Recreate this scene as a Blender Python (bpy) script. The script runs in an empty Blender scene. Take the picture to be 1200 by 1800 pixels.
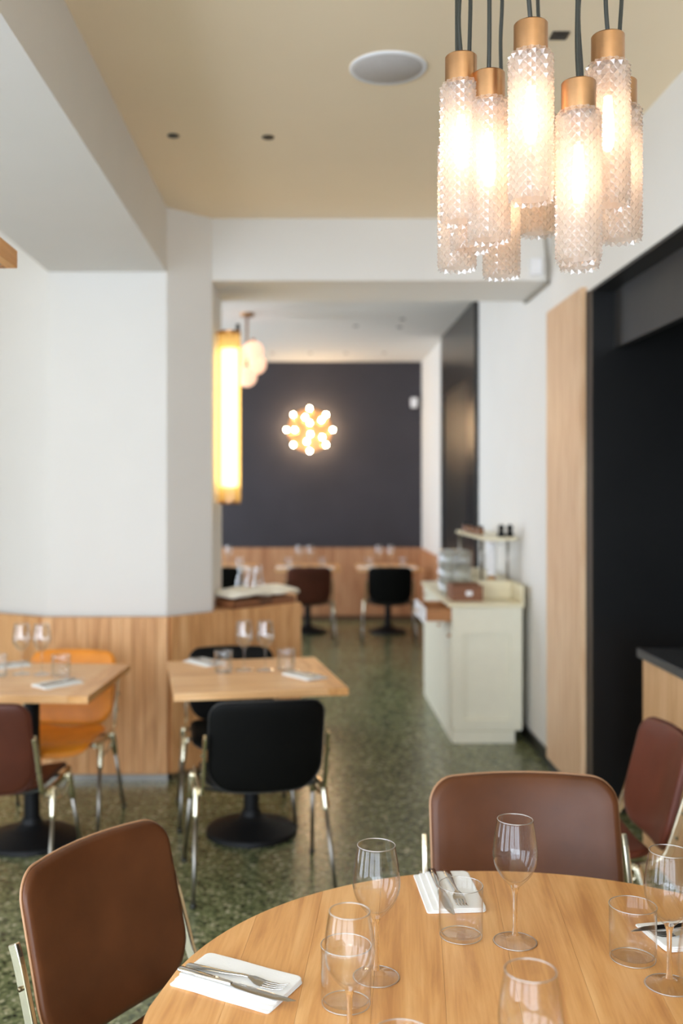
import bpy, bmesh, math, random
from mathutils import Vector, Matrix
random.seed(7)
PI = math.pi
sc = bpy.context.scene
C = sc.collection

# ------------------------------------------------------------------ camera, light, exposure
cam_d = bpy.data.cameras.new('camera'); cam = bpy.data.objects.new('camera', cam_d); C.objects.link(cam)
cam.location = (0, 0, 1.62); cam.rotation_euler = (PI/2, 0, 0)
cam_d.sensor_fit = 'AUTO'; cam_d.sensor_width = 36; cam_d.lens = 35
cam_d.shift_x = 61/1800; cam_d.shift_y = -39/1800
cam_d.clip_start = 0.05; cam_d.clip_end = 60
cam_d.dof.use_dof = True; cam_d.dof.focus_distance = 1.88; cam_d.dof.aperture_fstop = 2.3
sc.camera = cam

world = bpy.data.worlds.new('daylight'); sc.world = world; world.use_nodes = True
bg = world.node_tree.nodes['Background']
bg.inputs['Color'].default_value = (0.80, 0.895, 1.03, 1); bg.inputs['Strength'].default_value = 7.0

WINDOWS_LEFT = [(-1.9, 0.3), (0.9, 2.0), (3.4, 4.0)]       # along y, main room
WINDOWS_LEFT_BACK = [(7.8, 9.2), (10.0, 11.7)]
WINDOWS_REAR = [(-3.15, -1.0), (-0.85, 1.3)]                 # along x, behind the camera
WZ0, WZ1 = 0.15, 3.05
XL, YB = -3.3, -2.4
def portal(loc, rot, sx, sy):
    l = bpy.data.lights.new('window_portal', 'AREA'); l.shape = 'RECTANGLE'; l.size = sx; l.size_y = sy
    l.cycles.is_portal = True
    o = bpy.data.objects.new('window_portal', l); C.objects.link(o); o.location = loc; o.rotation_euler = rot
for a, b in WINDOWS_LEFT + WINDOWS_LEFT_BACK:
    portal((XL-0.1, (a+b)/2, (WZ0+WZ1)/2), (0, -PI/2, 0), WZ1-WZ0, b-a)
for a, b in WINDOWS_REAR:
    portal(((a+b)/2, YB-0.1, (WZ0+WZ1)/2), (PI/2, 0, 0), b-a, WZ1-WZ0)

sc.view_settings.view_transform = 'Standard'; sc.view_settings.look = 'None'
sc.view_settings.gamma = 1.0; sc.view_settings.use_curve_mapping = False
sc.view_settings.exposure = 0.35
cy = sc.cycles
cy.use_denoising = True
cy.max_bounces = 12; cy.diffuse_bounces = 6; cy.glossy_bounces = 6; cy.transmission_bounces = 12; cy.transparent_max_bounces = 24
cy.sample_clamp_indirect = 6.0

# ------------------------------------------------------------------ materials
def srgb(r, g, b):
    f = lambda c: c/12.92 if c <= .04045 else ((c+.055)/1.055)**2.4
    return (f(r/255), f(g/255), f(b/255), 1)
def new_mat(name):
    m = bpy.data.materials.new(name); m.use_nodes = True
    return m, m.node_tree.nodes, m.node_tree.links, m.node_tree.nodes['Principled BSDF']
def N(nodes, t, **kw):
    n = nodes.new(t)
    for k, v in kw.items():
        if hasattr(n, k): setattr(n, k, v)
        else: n.inputs[k].default_value = v
    return n
def ramp(nodes, stops):
    r = nodes.new('ShaderNodeValToRGB'); e = r.color_ramp.elements
    e[0].position, e[0].color = stops[0]; e[1].position, e[1].color = stops[-1]
    for p, c in stops[1:-1]:
        x = e.new(p); x.color = c
    return r
def plain(name, col, rough=.5, metal=0., noise=.04, scale=14., bump=0., spec=.5, coat=0.):
    m, n, l, p = new_mat(name)
    tc = N(n, 'ShaderNodeTexCoord'); no = N(n, 'ShaderNodeTexNoise'); no.inputs['Scale'].default_value = scale; no.inputs['Detail'].default_value = 4
    l.new(tc.outputs['Object'], no.inputs['Vector'])
    c = col
    r = ramp(n, [(.3, tuple(x*(1-noise) for x in c[:3])+(1,)), (.7, tuple(min(1, x*(1+noise)) for x in c[:3])+(1,))])
    l.new(no.outputs['Fac'], r.inputs['Fac']); l.new(r.outputs['Color'], p.inputs['Base Color'])
    p.inputs['Roughness'].default_value = rough; p.inputs['Metallic'].default_value = metal
    p.inputs['Specular IOR Level'].default_value = spec; p.inputs['Coat Weight'].default_value = coat
    if bump:
        b = N(n, 'ShaderNodeBump'); b.inputs['Strength'].default_value = bump; b.inputs['Distance'].default_value = .002
        no2 = N(n, 'ShaderNodeTexNoise'); no2.inputs['Scale'].default_value = scale*9; l.new(tc.outputs['Object'], no2.inputs['Vector'])
        l.new(no2.outputs['Fac'], b.inputs['Height']); l.new(b.outputs['Normal'], p.inputs['Normal'])
    return m
def wood(name, c0, c1, c2, axis=2, rough=.4, stretch=14., scale=5., rand=.25, knots=False):
    """long straight grain along one object axis; each piece is shifted and toned by Object Info random"""
    m, n, l, p = new_mat(name)
    tc = N(n, 'ShaderNodeTexCoord'); oi = N(n, 'ShaderNodeObjectInfo')
    off = N(n, 'ShaderNodeVectorMath', operation='SCALE'); off.inputs[0].default_value = (13.1, 7.7, 5.3); l.new(oi.outputs['Random'], off.inputs['Scale'])
    add = N(n, 'ShaderNodeVectorMath', operation='ADD'); l.new(tc.outputs['Object'], add.inputs[0]); l.new(off.outputs[0], add.inputs[1])
    mp = N(n, 'ShaderNodeMapping'); s = [scale*stretch/4]*3; s[axis] = scale/4; mp.inputs['Scale'].default_value = s; l.new(add.outputs[0], mp.inputs['Vector'])
    no = N(n, 'ShaderNodeTexNoise'); no.inputs['Scale'].default_value = 1.6; no.inputs['Detail'].default_value = 6; no.inputs['Roughness'].default_value = .62; no.inputs['Distortion'].default_value = .7
    l.new(mp.outputs[0], no.inputs['Vector'])
    mp2 = N(n, 'ShaderNodeMapping'); s2 = [scale*stretch*2.4]*3; s2[axis] = scale*.8; mp2.inputs['Scale'].default_value = s2; l.new(add.outputs[0], mp2.inputs['Vector'])
    no2 = N(n, 'ShaderNodeTexNoise'); no2.inputs['Scale'].default_value = 1.0; no2.inputs['Detail'].default_value = 4; l.new(mp2.outputs[0], no2.inputs['Vector'])
    # slow swirls (cathedral figure)
    mp3 = N(n, 'ShaderNodeMapping'); s3 = [scale*1.3]*3; s3[axis] = scale*.22; mp3.inputs['Scale'].default_value = s3; l.new(add.outputs[0], mp3.inputs['Vector'])
    no3 = N(n, 'ShaderNodeTexNoise'); no3.inputs['Scale'].default_value = .8; no3.inputs['Detail'].default_value = 2; l.new(mp3.outputs[0], no3.inputs['Vector'])
    mul = N(n, 'ShaderNodeMath', operation='MULTIPLY'); l.new(no3.outputs['Fac'], mul.inputs[0]); mul.inputs[1].default_value = 42.
    sn = N(n, 'ShaderNodeMath', operation='SINE'); l.new(mul.outputs[0], sn.inputs[0])
    a1 = N(n, 'ShaderNodeMath', operation='MULTIPLY_ADD'); l.new(sn.outputs[0], a1.inputs[0]); a1.inputs[1].default_value = .07; l.new(no.outputs['Fac'], a1.inputs[2])
    a2 = N(n, 'ShaderNodeMath', operation='MULTIPLY_ADD'); l.new(no2.outputs['Fac'], a2.inputs[0]); a2.inputs[1].default_value = .3; l.new(a1.outputs[0], a2.inputs[2])
    a3 = N(n, 'ShaderNodeMath', operation='MULTIPLY_ADD'); l.new(oi.outputs['Random'], a3.inputs[0]); a3.inputs[1].default_value = rand; l.new(a2.outputs[0], a3.inputs[2])
    r = ramp(n, [(.42+rand*.3, c0), (.62+rand*.5, c1), (.86+rand*.7, c2)]); l.new(a3.outputs[0], r.inputs['Fac'])
    l.new(r.outputs['Color'], p.inputs['Base Color']); p.inputs['Roughness'].default_value = rough
    b = N(n, 'ShaderNodeBump'); b.inputs['Strength'].default_value = .12; b.inputs['Distance'].default_value = .001
    l.new(no2.outputs['Fac'], b.inputs['Height']); l.new(b.outputs['Normal'], p.inputs['Normal'])
    return m
def emit(name, col, strength):
    m, n, l, p = new_mat(name)
    p.inputs['Base Color'].default_value = col; p.inputs['Emission Color'].default_value = col; p.inputs['Emission Strength'].default_value = strength
    return m
def glass(name, rough=0.0, ior=1.45, col=(1, 1, 1, 1)):
    m, n, l, p = new_mat(name); n.remove(p)
    g = N(n, 'ShaderNodeBsdfGlass'); g.inputs['Roughness'].default_value = rough; g.inputs['IOR'].default_value = ior; g.inputs['Color'].default_value = col
    l.new(g.outputs[0], n['Material Output'].inputs['Surface'])
    return m
def thin_glass(name, base=.05, power=3.5, peak=.9, rough=.02, tint=(.98, .985, .98, 1), trans=0., trans_col=(1, 1, 1, 1)):
    m, n, l, p = new_mat(name); n.remove(p)
    lw = N(n, 'ShaderNodeLayerWeight'); lw.inputs['Blend'].default_value = .5
    pw = N(n, 'ShaderNodeMath', operation='POWER'); l.new(lw.outputs['Facing'], pw.inputs[0]); pw.inputs[1].default_value = power
    ma = N(n, 'ShaderNodeMath', operation='MULTIPLY_ADD'); l.new(pw.outputs[0], ma.inputs[0]); ma.inputs[1].default_value = peak-base; ma.inputs[2].default_value = base
    t = N(n, 'ShaderNodeBsdfTransparent'); t.inputs[0].default_value = tint
    g = N(n, 'ShaderNodeBsdfGlossy'); g.inputs['Roughness'].default_value = rough
    src = t
    if trans:
        tr = N(n, 'ShaderNodeBsdfTranslucent'); tr.inputs[0].default_value = trans_col
        df = N(n, 'ShaderNodeBsdfDiffuse'); df.inputs[0].default_value = trans_col
        mx0 = N(n, 'ShaderNodeMixShader'); mx0.inputs[0].default_value = .2; l.new(tr.outputs[0], mx0.inputs[1]); l.new(df.outputs[0], mx0.inputs[2])
        mx1 = N(n, 'ShaderNodeMixShader'); mx1.inputs[0].default_value = trans; l.new(t.outputs[0], mx1.inputs[1]); l.new(mx0.outputs[0], mx1.inputs[2]); src = mx1
    mx = N(n, 'ShaderNodeMixShader'); l.new(ma.outputs[0], mx.inputs[0]); l.new(src.outputs[0], mx.inputs[1]); l.new(g.outputs[0], mx.inputs[2])
    l.new(mx.outputs[0], n['Material Output'].inputs['Surface'])
    return m
def terrazzo():
    m, n, l, p = new_mat('green_terrazzo')
    tc = N(n, 'ShaderNodeTexCoord')
    nz = N(n, 'ShaderNodeTexNoise'); nz.inputs['Scale'].default_value = 30; l.new(tc.outputs['Object'], nz.inputs['Vector'])
    va = N(n, 'ShaderNodeVectorMath', operation='MULTIPLY_ADD'); l.new(nz.outputs['Color'], va.inputs[0]); va.inputs[1].default_value = (.02, .02, .0); l.new(tc.outputs['Object'], va.inputs[2])
    v = N(n, 'ShaderNodeTexVoronoi'); v.inputs['Scale'].default_value = 62; l.new(va.outputs[0], v.inputs['Vector'])
    sep = N(n, 'ShaderNodeSeparateColor'); l.new(v.outputs['Color'], sep.inputs[0])
    r = ramp(n, [(0, srgb(30, 34, 26)), (.22, srgb(74, 84, 58)), (.5, srgb(116, 122, 86)), (.72, srgb(142, 146, 108)), (.9, srgb(168, 164, 130)), (1, srgb(214, 208, 182))])
    l.new(sep.outputs[0], r.inputs['Fac'])
    # matrix between the chips
    e = N(n, 'ShaderNodeTexVoronoi', feature='DISTANCE_TO_EDGE'); e.inputs['Scale'].default_value = 62; l.new(va.outputs[0], e.inputs['Vector'])
    er = ramp(n, [(.02, (1, 1, 1, 1)), (.14, (0, 0, 0, 1))]); l.new(e.outputs['Distance'], er.inputs['Fac'])
    mx = N(n, 'ShaderNodeMix', data_type='RGBA'); l.new(er.outputs['Color'], mx.inputs[0]); l.new(r.outputs['Color'], mx.inputs[6]); mx.inputs[7].default_value = srgb(100, 108, 74)
    big = N(n, 'ShaderNodeTexNoise'); big.inputs['Scale'].default_value = 1.3; big.inputs['Detail'].default_value = 3; l.new(tc.outputs['Object'], big.inputs['Vector'])
    br = ramp(n, [(.3, (.82, .82, .8, 1)), (.7, (1.1, 1.1, 1.05, 1))]); l.new(big.outputs['Fac'], br.inputs['Fac'])
    mu = N(n, 'ShaderNodeMix', data_type='RGBA', blend_type='MULTIPLY'); mu.inputs[0].default_value = 1.; l.new(mx.outputs[2], mu.inputs[6]); l.new(br.outputs['Color'], mu.inputs[7])
    l.new(mu.outputs[2], p.inputs['Base Color'])
    p.inputs['Roughness'].default_value = .24; p.inputs['Specular IOR Level'].default_value = .5
    return m

M = {}
M['wall'] = plain('white_wall_paint', srgb(226, 223, 217), .75, noise=.012, scale=3)
M['cream'] = plain('cream_ceiling_paint', srgb(246, 228, 198), .8, noise=.012, scale=2)
M['slate'] = plain('slate_grey_paint', srgb(54, 51, 57), .7, noise=.10, scale=2.2)
M['black_wall'] = plain('black_lacquer', srgb(20, 20, 20), .28, noise=.15, scale=3)
M['black_streak'] = plain('charcoal_board', srgb(38, 36, 34), .5, noise=.2, scale=9)
M['black_trim'] = plain('black_skirting', srgb(24, 23, 20), .4)
M['floor'] = terrazzo()
M['oak'] = wood('oak_table', srgb(190, 130, 72), srgb(216, 157, 93), srgb(234, 182, 120), axis=1, rough=.38, rand=.12)
M['oak_x'] = wood('oak_small_table', srgb(210, 156, 102), srgb(232, 182, 126), srgb(246, 206, 156), axis=0, rough=.4, rand=.12)
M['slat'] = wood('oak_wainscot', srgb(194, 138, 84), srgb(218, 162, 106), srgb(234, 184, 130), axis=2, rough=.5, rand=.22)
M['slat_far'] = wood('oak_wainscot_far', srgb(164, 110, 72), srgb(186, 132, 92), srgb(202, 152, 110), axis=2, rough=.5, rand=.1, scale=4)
M['panel'] = wood('oak_panel', srgb(194, 150, 110), srgb(212, 172, 132), srgb(226, 192, 154), axis=2, rough=.45, rand=.1)
M['darkwood'] = wood('dark_wood', srgb(92, 54, 30), srgb(120, 74, 44), srgb(146, 96, 60), axis=0, rough=.45, rand=.15)
M['midwood'] = wood('drawer_wood', srgb(150, 96, 50), srgb(176, 118, 66), srgb(196, 140, 84), axis=0, rough=.45, rand=.15)
M['leather'] = plain('brown_leather', srgb(90, 52, 28), .38, noise=.22, scale=7, bump=.10, spec=.32)
M['leather_red'] = plain('chestnut_leather', srgb(98, 50, 36), .38, noise=.15, scale=7, bump=.08, spec=.35)
M['leather_dark'] = plain('dark_brown_leather', srgb(78, 38, 24), .45, noise=.15, scale=7, bump=.08, spec=.3)
M['leather_black'] = plain('black_leather', srgb(7, 7, 6), .6, noise=.2, scale=7, bump=.08, spec=.15)
M['leather_orange'] = plain('mustard_leather', srgb(236, 146, 34), .42, noise=.15, scale=7, bump=.08)
M['piping'] = plain('tan_piping', srgb(176, 132, 96), .4)
M['piping_black'] = plain('black_piping', srgb(46, 45, 44), .4)
M['alu'] = plain('polished_aluminium', srgb(216, 208, 184), .22, metal=1., noise=.06, scale=20)
M['steel_leg'] = plain('steel_tube', srgb(150, 146, 138), .3, metal=1., noise=.06)
M['screw'] = plain('dark_screw', srgb(120, 108, 84), .35, metal=1.)
M['iron'] = plain('black_cast_iron', srgb(12, 13, 15), .55, noise=.1, scale=20, spec=.3)
M['steel'] = plain('cutlery_steel', srgb(206, 204, 200), .14, metal=1., noise=.03)
M['napkin'] = plain('white_napkin_paper', srgb(240, 240, 238), .85, noise=.015, scale=30, bump=.15)
M['brass'] = plain('brushed_brass', srgb(188, 144, 102), .33, metal=1., noise=.1, scale=30)
M['cord'] = plain('black_cord', srgb(40, 42, 36), .4)
M['glass'] = thin_glass('clear_glass', base=.025, power=3.6, peak=.9, rough=.02, tint=(.995, .997, .995, 1))
M['edge_glint'] = thin_glass('glass_edge_glint', base=.5, power=1.2, peak=.95, rough=.4)  # half-mirror look standing in for the bright highlight lines on glass edges
M['glass_stem'] = glass('solid_stem_glass')
M['glass_far'] = thin_glass('thin_clear_glass', base=.07, power=2.2, peak=.85)
M['shade_glass'] = thin_glass('diamond_cut_glass', base=.10, power=2.0, peak=.85, tint=(1., .97, .94, 1), trans=.42, trans_col=(1., .90, .82, 1))
M['bulb'] = emit('warm_bulb', (1., .74, .50, 1), 6.5)
M['bulb_wall'] = emit('warm_wall_bulb', (1., .72, .42, 1), 110.)
M['globe'] = emit('opal_globe', (1., .62, .43, 1), .8)
M['tube_core'] = emit('yellow_lamp_core', (1., .84, .52, 1), 4.)
M['tube_shade'] = thin_glass('amber_ribbed_shade', base=.04, power=3, peak=.4, tint=(1., .92, .66, 1), trans=.5, trans_col=(1., .74, .30, 1))
M['cabinet'] = plain('sage_cream_lacquer', srgb(228, 224, 204), .4, noise=.02)
M['cabinet_top'] = plain('cream_worktop', srgb(226, 216, 184), .35, noise=.02)
M['stone'] = plain('dark_stone_top', srgb(62, 63, 66), .3, noise=.2, scale=40)
M['counter_wood'] = wood('counter_oak', srgb(178, 132, 86), srgb(200, 156, 110), srgb(214, 172, 128), axis=2, rough=.45, rand=.1)
M['counter_oak_x'] = wood('lamp_oak', srgb(196, 132, 66), srgb(220, 156, 86), srgb(236, 178, 108), axis=1, rough=.45, rand=.1)
M['speaker'] = plain('speaker_grille_grey', srgb(196, 192, 190), .7, noise=.08, scale=200)
M['dark_hole'] = plain('dark_spot_fitting', srgb(58, 50, 40), .5)
M['white_plastic'] = plain('white_plastic', srgb(236, 236, 238), .4)
M['cloth'] = plain('cream_cloth', srgb(250, 244, 226), .85, noise=.02)
M['amber'] = plain('amber_jar', srgb(122, 78, 40), .25, noise=.2)
M['conduit'] = plain('grey_conduit', srgb(150, 142, 128), .5)
M['frame'] = plain('window_frame_grey', srgb(90, 90, 88), .5)
M['backing'] = plain('joint_shadow_backing', srgb(96, 66, 42), .7)

# ------------------------------------------------------------------ mesh helpers
def bm_new(): return bmesh.new()
def add_box(bm, x0, x1, y0, y1, z0, z1, mat=None):
    vs = [bm.verts.new(Vector(p) if mat is None else mat @ Vector(p)) for p in
          ((x0,y0,z0),(x1,y0,z0),(x1,y1,z0),(x0,y1,z0),(x0,y0,z1),(x1,y0,z1),(x1,y1,z1),(x0,y1,z1))]
    for f in ((3,2,1,0),(4,5,6,7),(0,1,5,4),(1,2,6,5),(2,3,7,6),(3,0,4,7)):
        bm.faces.new([vs[i] for i in f])
    return bm
def add_prism(bm, pts, z0, z1):
    lo = [bm.verts.new((x, y, z0)) for x, y in pts]; hi = [bm.verts.new((x, y, z1)) for x, y in pts]
    n = len(pts)
    bm.faces.new(lo[::-1]); bm.faces.new(hi)
    for i in range(n): bm.faces.new((lo[i], lo[(i+1) % n], hi[(i+1) % n], hi[i]))
    return bm
def add_lathe(bm, prof, seg=24, cx=0, cy_=0, cz=0):
    rings = []
    for r, z in prof:
        if r < 1e-6: rings.append([bm.verts.new((cx, cy_, cz+z))])
        else: rings.append([bm.verts.new((cx+r*math.cos(2*PI*i/seg), cy_+r*math.sin(2*PI*i/seg), cz+z)) for i in range(seg)])
    for a, b in zip(rings, rings[1:]):
        for i in range(seg):
            j = (i+1) % seg
            if len(a) == 1 and len(b) == 1: break
            if len(a) == 1: bm.faces.new((a[0], b[j], b[i]))
            elif len(b) == 1: bm.faces.new((a[i], a[j], b[0]))
            else: bm.faces.new((a[i], a[j], b[j], b[i]))
    return bm
def frames(path):
    out = []; up = None
    for i, p in enumerate(path):
        t = (path[min(i+1, len(path)-1)] - path[max(i-1, 0)]).normalized()
        if up is None:
            up = Vector((1, 0, 0)) if abs(t.x) < .9 else Vector((0, 1, 0))
        n = (up - t*up.dot(t)).normalized(); up = n
        out.append((p, n, t.cross(n)))
    return out
def add_tube(bm, path, rad, seg=10, caps=True, sect=None):
    """sweep a circle (or the section points sect: (n, b) pairs) along the path; rad may be a list"""
    path = [Vector(p) for p in path]
    rs = rad if isinstance(rad, (list, tuple)) else [rad]*len(path)
    sec = sect or [(math.cos(2*PI*k/seg), math.sin(2*PI*k/seg)) for k in range(seg)]
    rings = []
    for (p, n, b), r in zip(frames(path), rs):
        rings.append([bm.verts.new(p + n*(u*r) + b*(v*r)) for u, v in sec])
    m = len(sec)
    for a, c in zip(rings, rings[1:]):
        for i in range(m): bm.faces.new((a[i], a[(i+1) % m], c[(i+1) % m], c[i]))
    if caps: bm.faces.new(rings[0][::-1]); bm.faces.new(rings[-1])
    return bm
def smooth_path(pts, k=6):
    pts = [Vector(p) for p in pts]; out = []
    for i in range(len(pts)-1):
        p0, p1, p2, p3 = pts[max(i-1, 0)], pts[i], pts[i+1], pts[min(i+2, len(pts)-1)]
        for j in range(k):
            t = j/k
            out.append(.5*((2*p1)+(p2-p0)*t+(2*p0-5*p1+4*p2-p3)*t*t+(3*p1-p0-3*p2+p3)*t**3))
    out.append(pts[-1]); return out
def smooth_prof(prof, k=5): return [(max(0, p.x), p.y) for p in smooth_path([(r, z, 0) for r, z in prof], k)]
def rrect(x0, x1, y0, y1, rs, n=7):
    """rounded rectangle; rs = radii of (x0,y0),(x1,y0),(x1,y1),(x0,y1)"""
    out = []
    for (cx, cy2, a0), r in zip(((x0, y0, PI), (x1, y0, 1.5*PI), (x1, y1, 0), (x0, y1, .5*PI)), rs):
        ox = cx + (r if cx == x0 else -r); oy = cy2 + (r if cy2 == y0 else -r)
        for i in range(n+1):
            a = a0 + .5*PI*i/n; out.append((ox+r*math.cos(a), oy+r*math.sin(a)))
    # resample the long sides
    res = []
    for i, p in enumerate(out):
        q = out[(i+1) % len(out)]; d = math.dist(p, q); k = max(1, int(d/.045))
        for j in range(k): res.append((p[0]+(q[0]-p[0])*j/k, p[1]+(q[1]-p[1])*j/k))
    return res
def add_cushion(bm, outline, th, mapf, crown=.25):
    cx = sum(p[0] for p in outline)/len(outline); cy2 = sum(p[1] for p in outline)/len(outline)
    w = max(p[0] for p in outline)-min(p[0] for p in outline)
    e = th*.5/(w*.5)
    lev = [(0, 1-e*3., 1.0), (0, 1-e*1.1, .92), (0, 1-e*.35, .68), (0, 1., .25)]
    def ring(s, t): return [bm.verts.new(mapf(cx+(x-cx)*s, cy2+(y-cy2)*s, t)) for x, y in outline]
    seq = []
    h = th/2
    inner = [.15, .35, .55, .75]
    for s in inner: seq.append((s, h*(1+crown*(1-s*s))))
    for _, s, f in lev: seq.append((s, h*f))
    for _, s, f in lev[::-1]: seq.append((s, -h*f))
    for s in inner[::-1]: seq.append((s, -h*(1+crown*(1-s*s)*.4)))
    rings = [ring(s, t) for s, t in seq]
    n = len(outline)
    a = bm.verts.new(mapf(cx, cy2, h*(1+crown))); b = bm.verts.new(mapf(cx, cy2, -h*(1+crown*.4)))
    for i in range(n): bm.faces.new((a, rings[0][i], rings[0][(i+1) % n])); bm.faces.new((b, rings[-1][(i+1) % n], rings[-1][i]))
    for r0, r1 in zip(rings, rings[1:]):
        for i in range(n): bm.faces.new((r0[i], r1[i], r1[(i+1) % n], r0[(i+1) % n]))
    return bm
def obj(name, bm, mat, parent=None, smooth=False, bevel=0., loc=None):
    if bevel: bmesh.ops.bevel(bm, geom=list(bm.edges), offset=bevel, segments=2, affect='EDGES', profile=.5)
    bmesh.ops.recalc_face_normals(bm, faces=bm.faces)
    me = bpy.data.meshes.new(name); bm.to_mesh(me); bm.free()
    if smooth:
        for p in me.polygons: p.use_smooth = True
        if smooth != True: me.set_sharp_from_angle(angle=math.radians(smooth))
    me.materials.append(M[mat] if isinstance(mat, str) else mat)
    o = bpy.data.objects.new(name, me); C.objects.link(o)
    if parent: o.parent = parent
    if loc: o.location = loc
    return o
def tag(o, label, cat, group=None):
    o['label'] = label; o['category'] = cat
    if group: o['group'] = group
    return o
def thing(name, label, cat, loc=(0, 0, 0), rz=0., group=None):
    o = bpy.data.objects.new(name, None); C.objects.link(o); o.location = loc; o.rotation_euler = (0, 0, rz)
    o.empty_display_size = .1
    return tag(o, label, cat, group)
def dup_tree(o, parent=None):
    c = o.copy(); C.objects.link(c); c.parent = parent
    for ch in list(o.children): dup_tree(ch, c)
    return c
def dup(root, label, loc, rz=0., group=None, scale=None):
    c = dup_tree(root); c.location = loc; c.rotation_euler = (0, 0, rz); c['label'] = label
    if group: c['group'] = group
    if scale: c.scale = (scale,)*3
    return c
def struct(name, bm, mat, parent=None, smooth=False, bevel=0.):
    o = obj(name, bm, mat, parent, smooth, bevel)
    if not parent: o['kind'] = 'structure'
    return o
def box(*a): return add_box(bm_new(), *a)

# ------------------------------------------------------------------ the room
ZC = 3.215; XR = 1.43; YW = 12.4; ZB = 2.85
struct('floor', box(XL-.2, 3.4, YB-.2, YW+.2, -.08, 0), 'floor')
struct('ceiling', box(XL-.2, XR+.2, YB-.2, 6.2, ZC, ZC+.1), 'cream')
struct('ceiling_far', box(XL-.2, XR+.2, 6.2, YW+.2, ZC, ZC+.1), 'wall')
# left window wall with openings, and the wall behind the camera
def window_wall(name, along, fixed0, fixed1, lo, hi, wins):
    bm = bm_new()
    def seg(a, b, z0, z1):
        if along == 'y': add_box(bm, fixed0, fixed1, a, b, z0, z1)
        else: add_box(bm, a, b, fixed0, fixed1, z0, z1)
    seg(lo, hi, 0, WZ0); seg(lo, hi, WZ1, ZC)
    cur = lo
    for a, b in wins: seg(cur, a, WZ0, WZ1); cur = b
    seg(cur, hi, WZ0, WZ1)
    w = struct(name, bm, 'wall')
    return w
window_wall('wall_left', 'y', XL-.2, XL, YB, YW, WINDOWS_LEFT+WINDOWS_LEFT_BACK)
window_wall('wall_rear', 'x', YB-.2, YB, XL, 3.4, WINDOWS_REAR)
wn = 0
for along, wins in (('y', WINDOWS_LEFT+WINDOWS_LEFT_BACK), ('x', WINDOWS_REAR)):
    for a, b in wins:
        wn += 1; bm = bm_new(); t = .05; mid = (a+b)/2
        for u0, u1, z0, z1 in ((a, a+t, WZ0, WZ1), (b-t, b, WZ0, WZ1), (a+t, b-t, WZ0, WZ0+t), (a+t, b-t, WZ1-t, WZ1),
                               (mid-.025, mid+.025, WZ0+t, WZ1-t), (a+t, b-t, 2.25, 2.29)):
            if along == 'y': add_box(bm, XL-.12, XL-.06, u0, u1, z0, z1)
            else: add_box(bm, u0, u1, YB-.12, YB-.06, z0, z1)
        struct('window_%d' % wn, bm, 'frame')
# far wall with its slate paint
struct('wall_back', box(XL-.2, XR+.2, YW, YW+.2, 0, ZC), 'slate')
# right wall: solid beyond y=5.09, lintel over the opening to the black bar room
bm = bm_new(); add_box(bm, XR, XR+.2, 5.09, YW, 0, ZC); add_box(bm, XR, XR+.1, YB, 5.09, 2.63, ZC); add_box(bm, XR, XR+.1, YB, -1.2, 0, 2.63)
struct('wall_right', bm, 'wall')
struct('baseboard_right', box(XR-.012, XR, 5.83, 8.28, 0, .08), 'black_trim')
struct('trim_1', box(XR-.03, XR, 5.09, 5.82, .058, 2.655), 'panel', bevel=.002)
struct('baseboard_panel', box(XR-.02, XR, 5.09, 5.82, 0, .058), 'black_trim')
# black bar room behind the opening
struct('wall_bar_end', add_box(box(XR+.1, 3.4, 4.99, 5.088, 0, 2.95), XR, XR+.1, 4.99, 5.088, 0, 2.628), 'black_wall')
struct('wall_bar_side', box(3.4, 3.5, YB-.2, 5.09, 0, 2.95), 'black_wall')
struct('ceiling_bar', box(XR+.1, 3.5, YB-.2, 5.09, 2.95, 3.02), 'black_wall')
struct('trim_2', box(XR, XR+.11, YB, 4.99, 2.615, 2.63), 'black_trim')
struct('trim_3', box(XR+.11, XR+.15, YB, 4.99, 2.33, 2.95), 'black_streak')
struct('trim_4', box(XR-.004, XR+.02, 5.055, 5.09, 0, 2.63), 'black_trim')
# beams
struct('beam_side', box(-1.458, -.79, YB, 5.62, ZB, ZC), 'wall')
bm = bm_new(); add_prism(bm, [(-.79, 5.62), (-.556, 5.854), (XR, 5.854), (XR, 6.5), (-.9, 6.5), (-.9, 5.62)], ZB, ZC)
struct('beam_cross', bm, 'wall')
pier = [(-1.458, 5.62), (-.79, 5.62), (-.556, 5.854), (-.556, 6.5), (-1.2, 6.9), (XL, 6.9), (XL, 6.68)]
struct('wall_pier', add_prism(bm_new(), pier, 0, ZB), 'wall')
struct('wall_pier_top', add_prism(bm_new(), [(-1.458, 5.62), (-.9, 5.62), (-.9, 6.9), (XL, 6.9), (XL, 6.68)], ZB, ZC), 'wall')

# wainscot of upright oak boards: splayed, front and canted faces of the pier
HW = .91
def board_run(name, p0, p1, n, z0=.035, z1=HW, th=.03):
    p0, p1 = Vector(p0+(0,)), Vector(p1+(0,)); d = (p1-p0); L = d.length; ang = math.atan2(d.y, d.x)
    bm = box(0, L, 0, .02, .0, z1-.002)
    root = struct(name, bm, 'backing'); root.location = p0; root.rotation_euler = (0, 0, ang)
    w = L/n; bm = box(.0008, w-.0008, -th, 0, z0, z1); first = obj('board', bm, 'slat', root, bevel=.0012)
    for i in range(1, n):
        c = first.copy(); C.objects.link(c); c.parent = root; c.location = (w*i, 0, 0)
    k = obj('kick_strip', box(0, L, -th-.002, 0, 0, z0-.002), 'steel_leg', root)
    return root
board_run('trim_5', (-3.28, 6.60), (-1.478, 5.577), 30)
board_run('trim_6', (-1.478, 5.577), (-.776, 5.577), 11)
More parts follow.
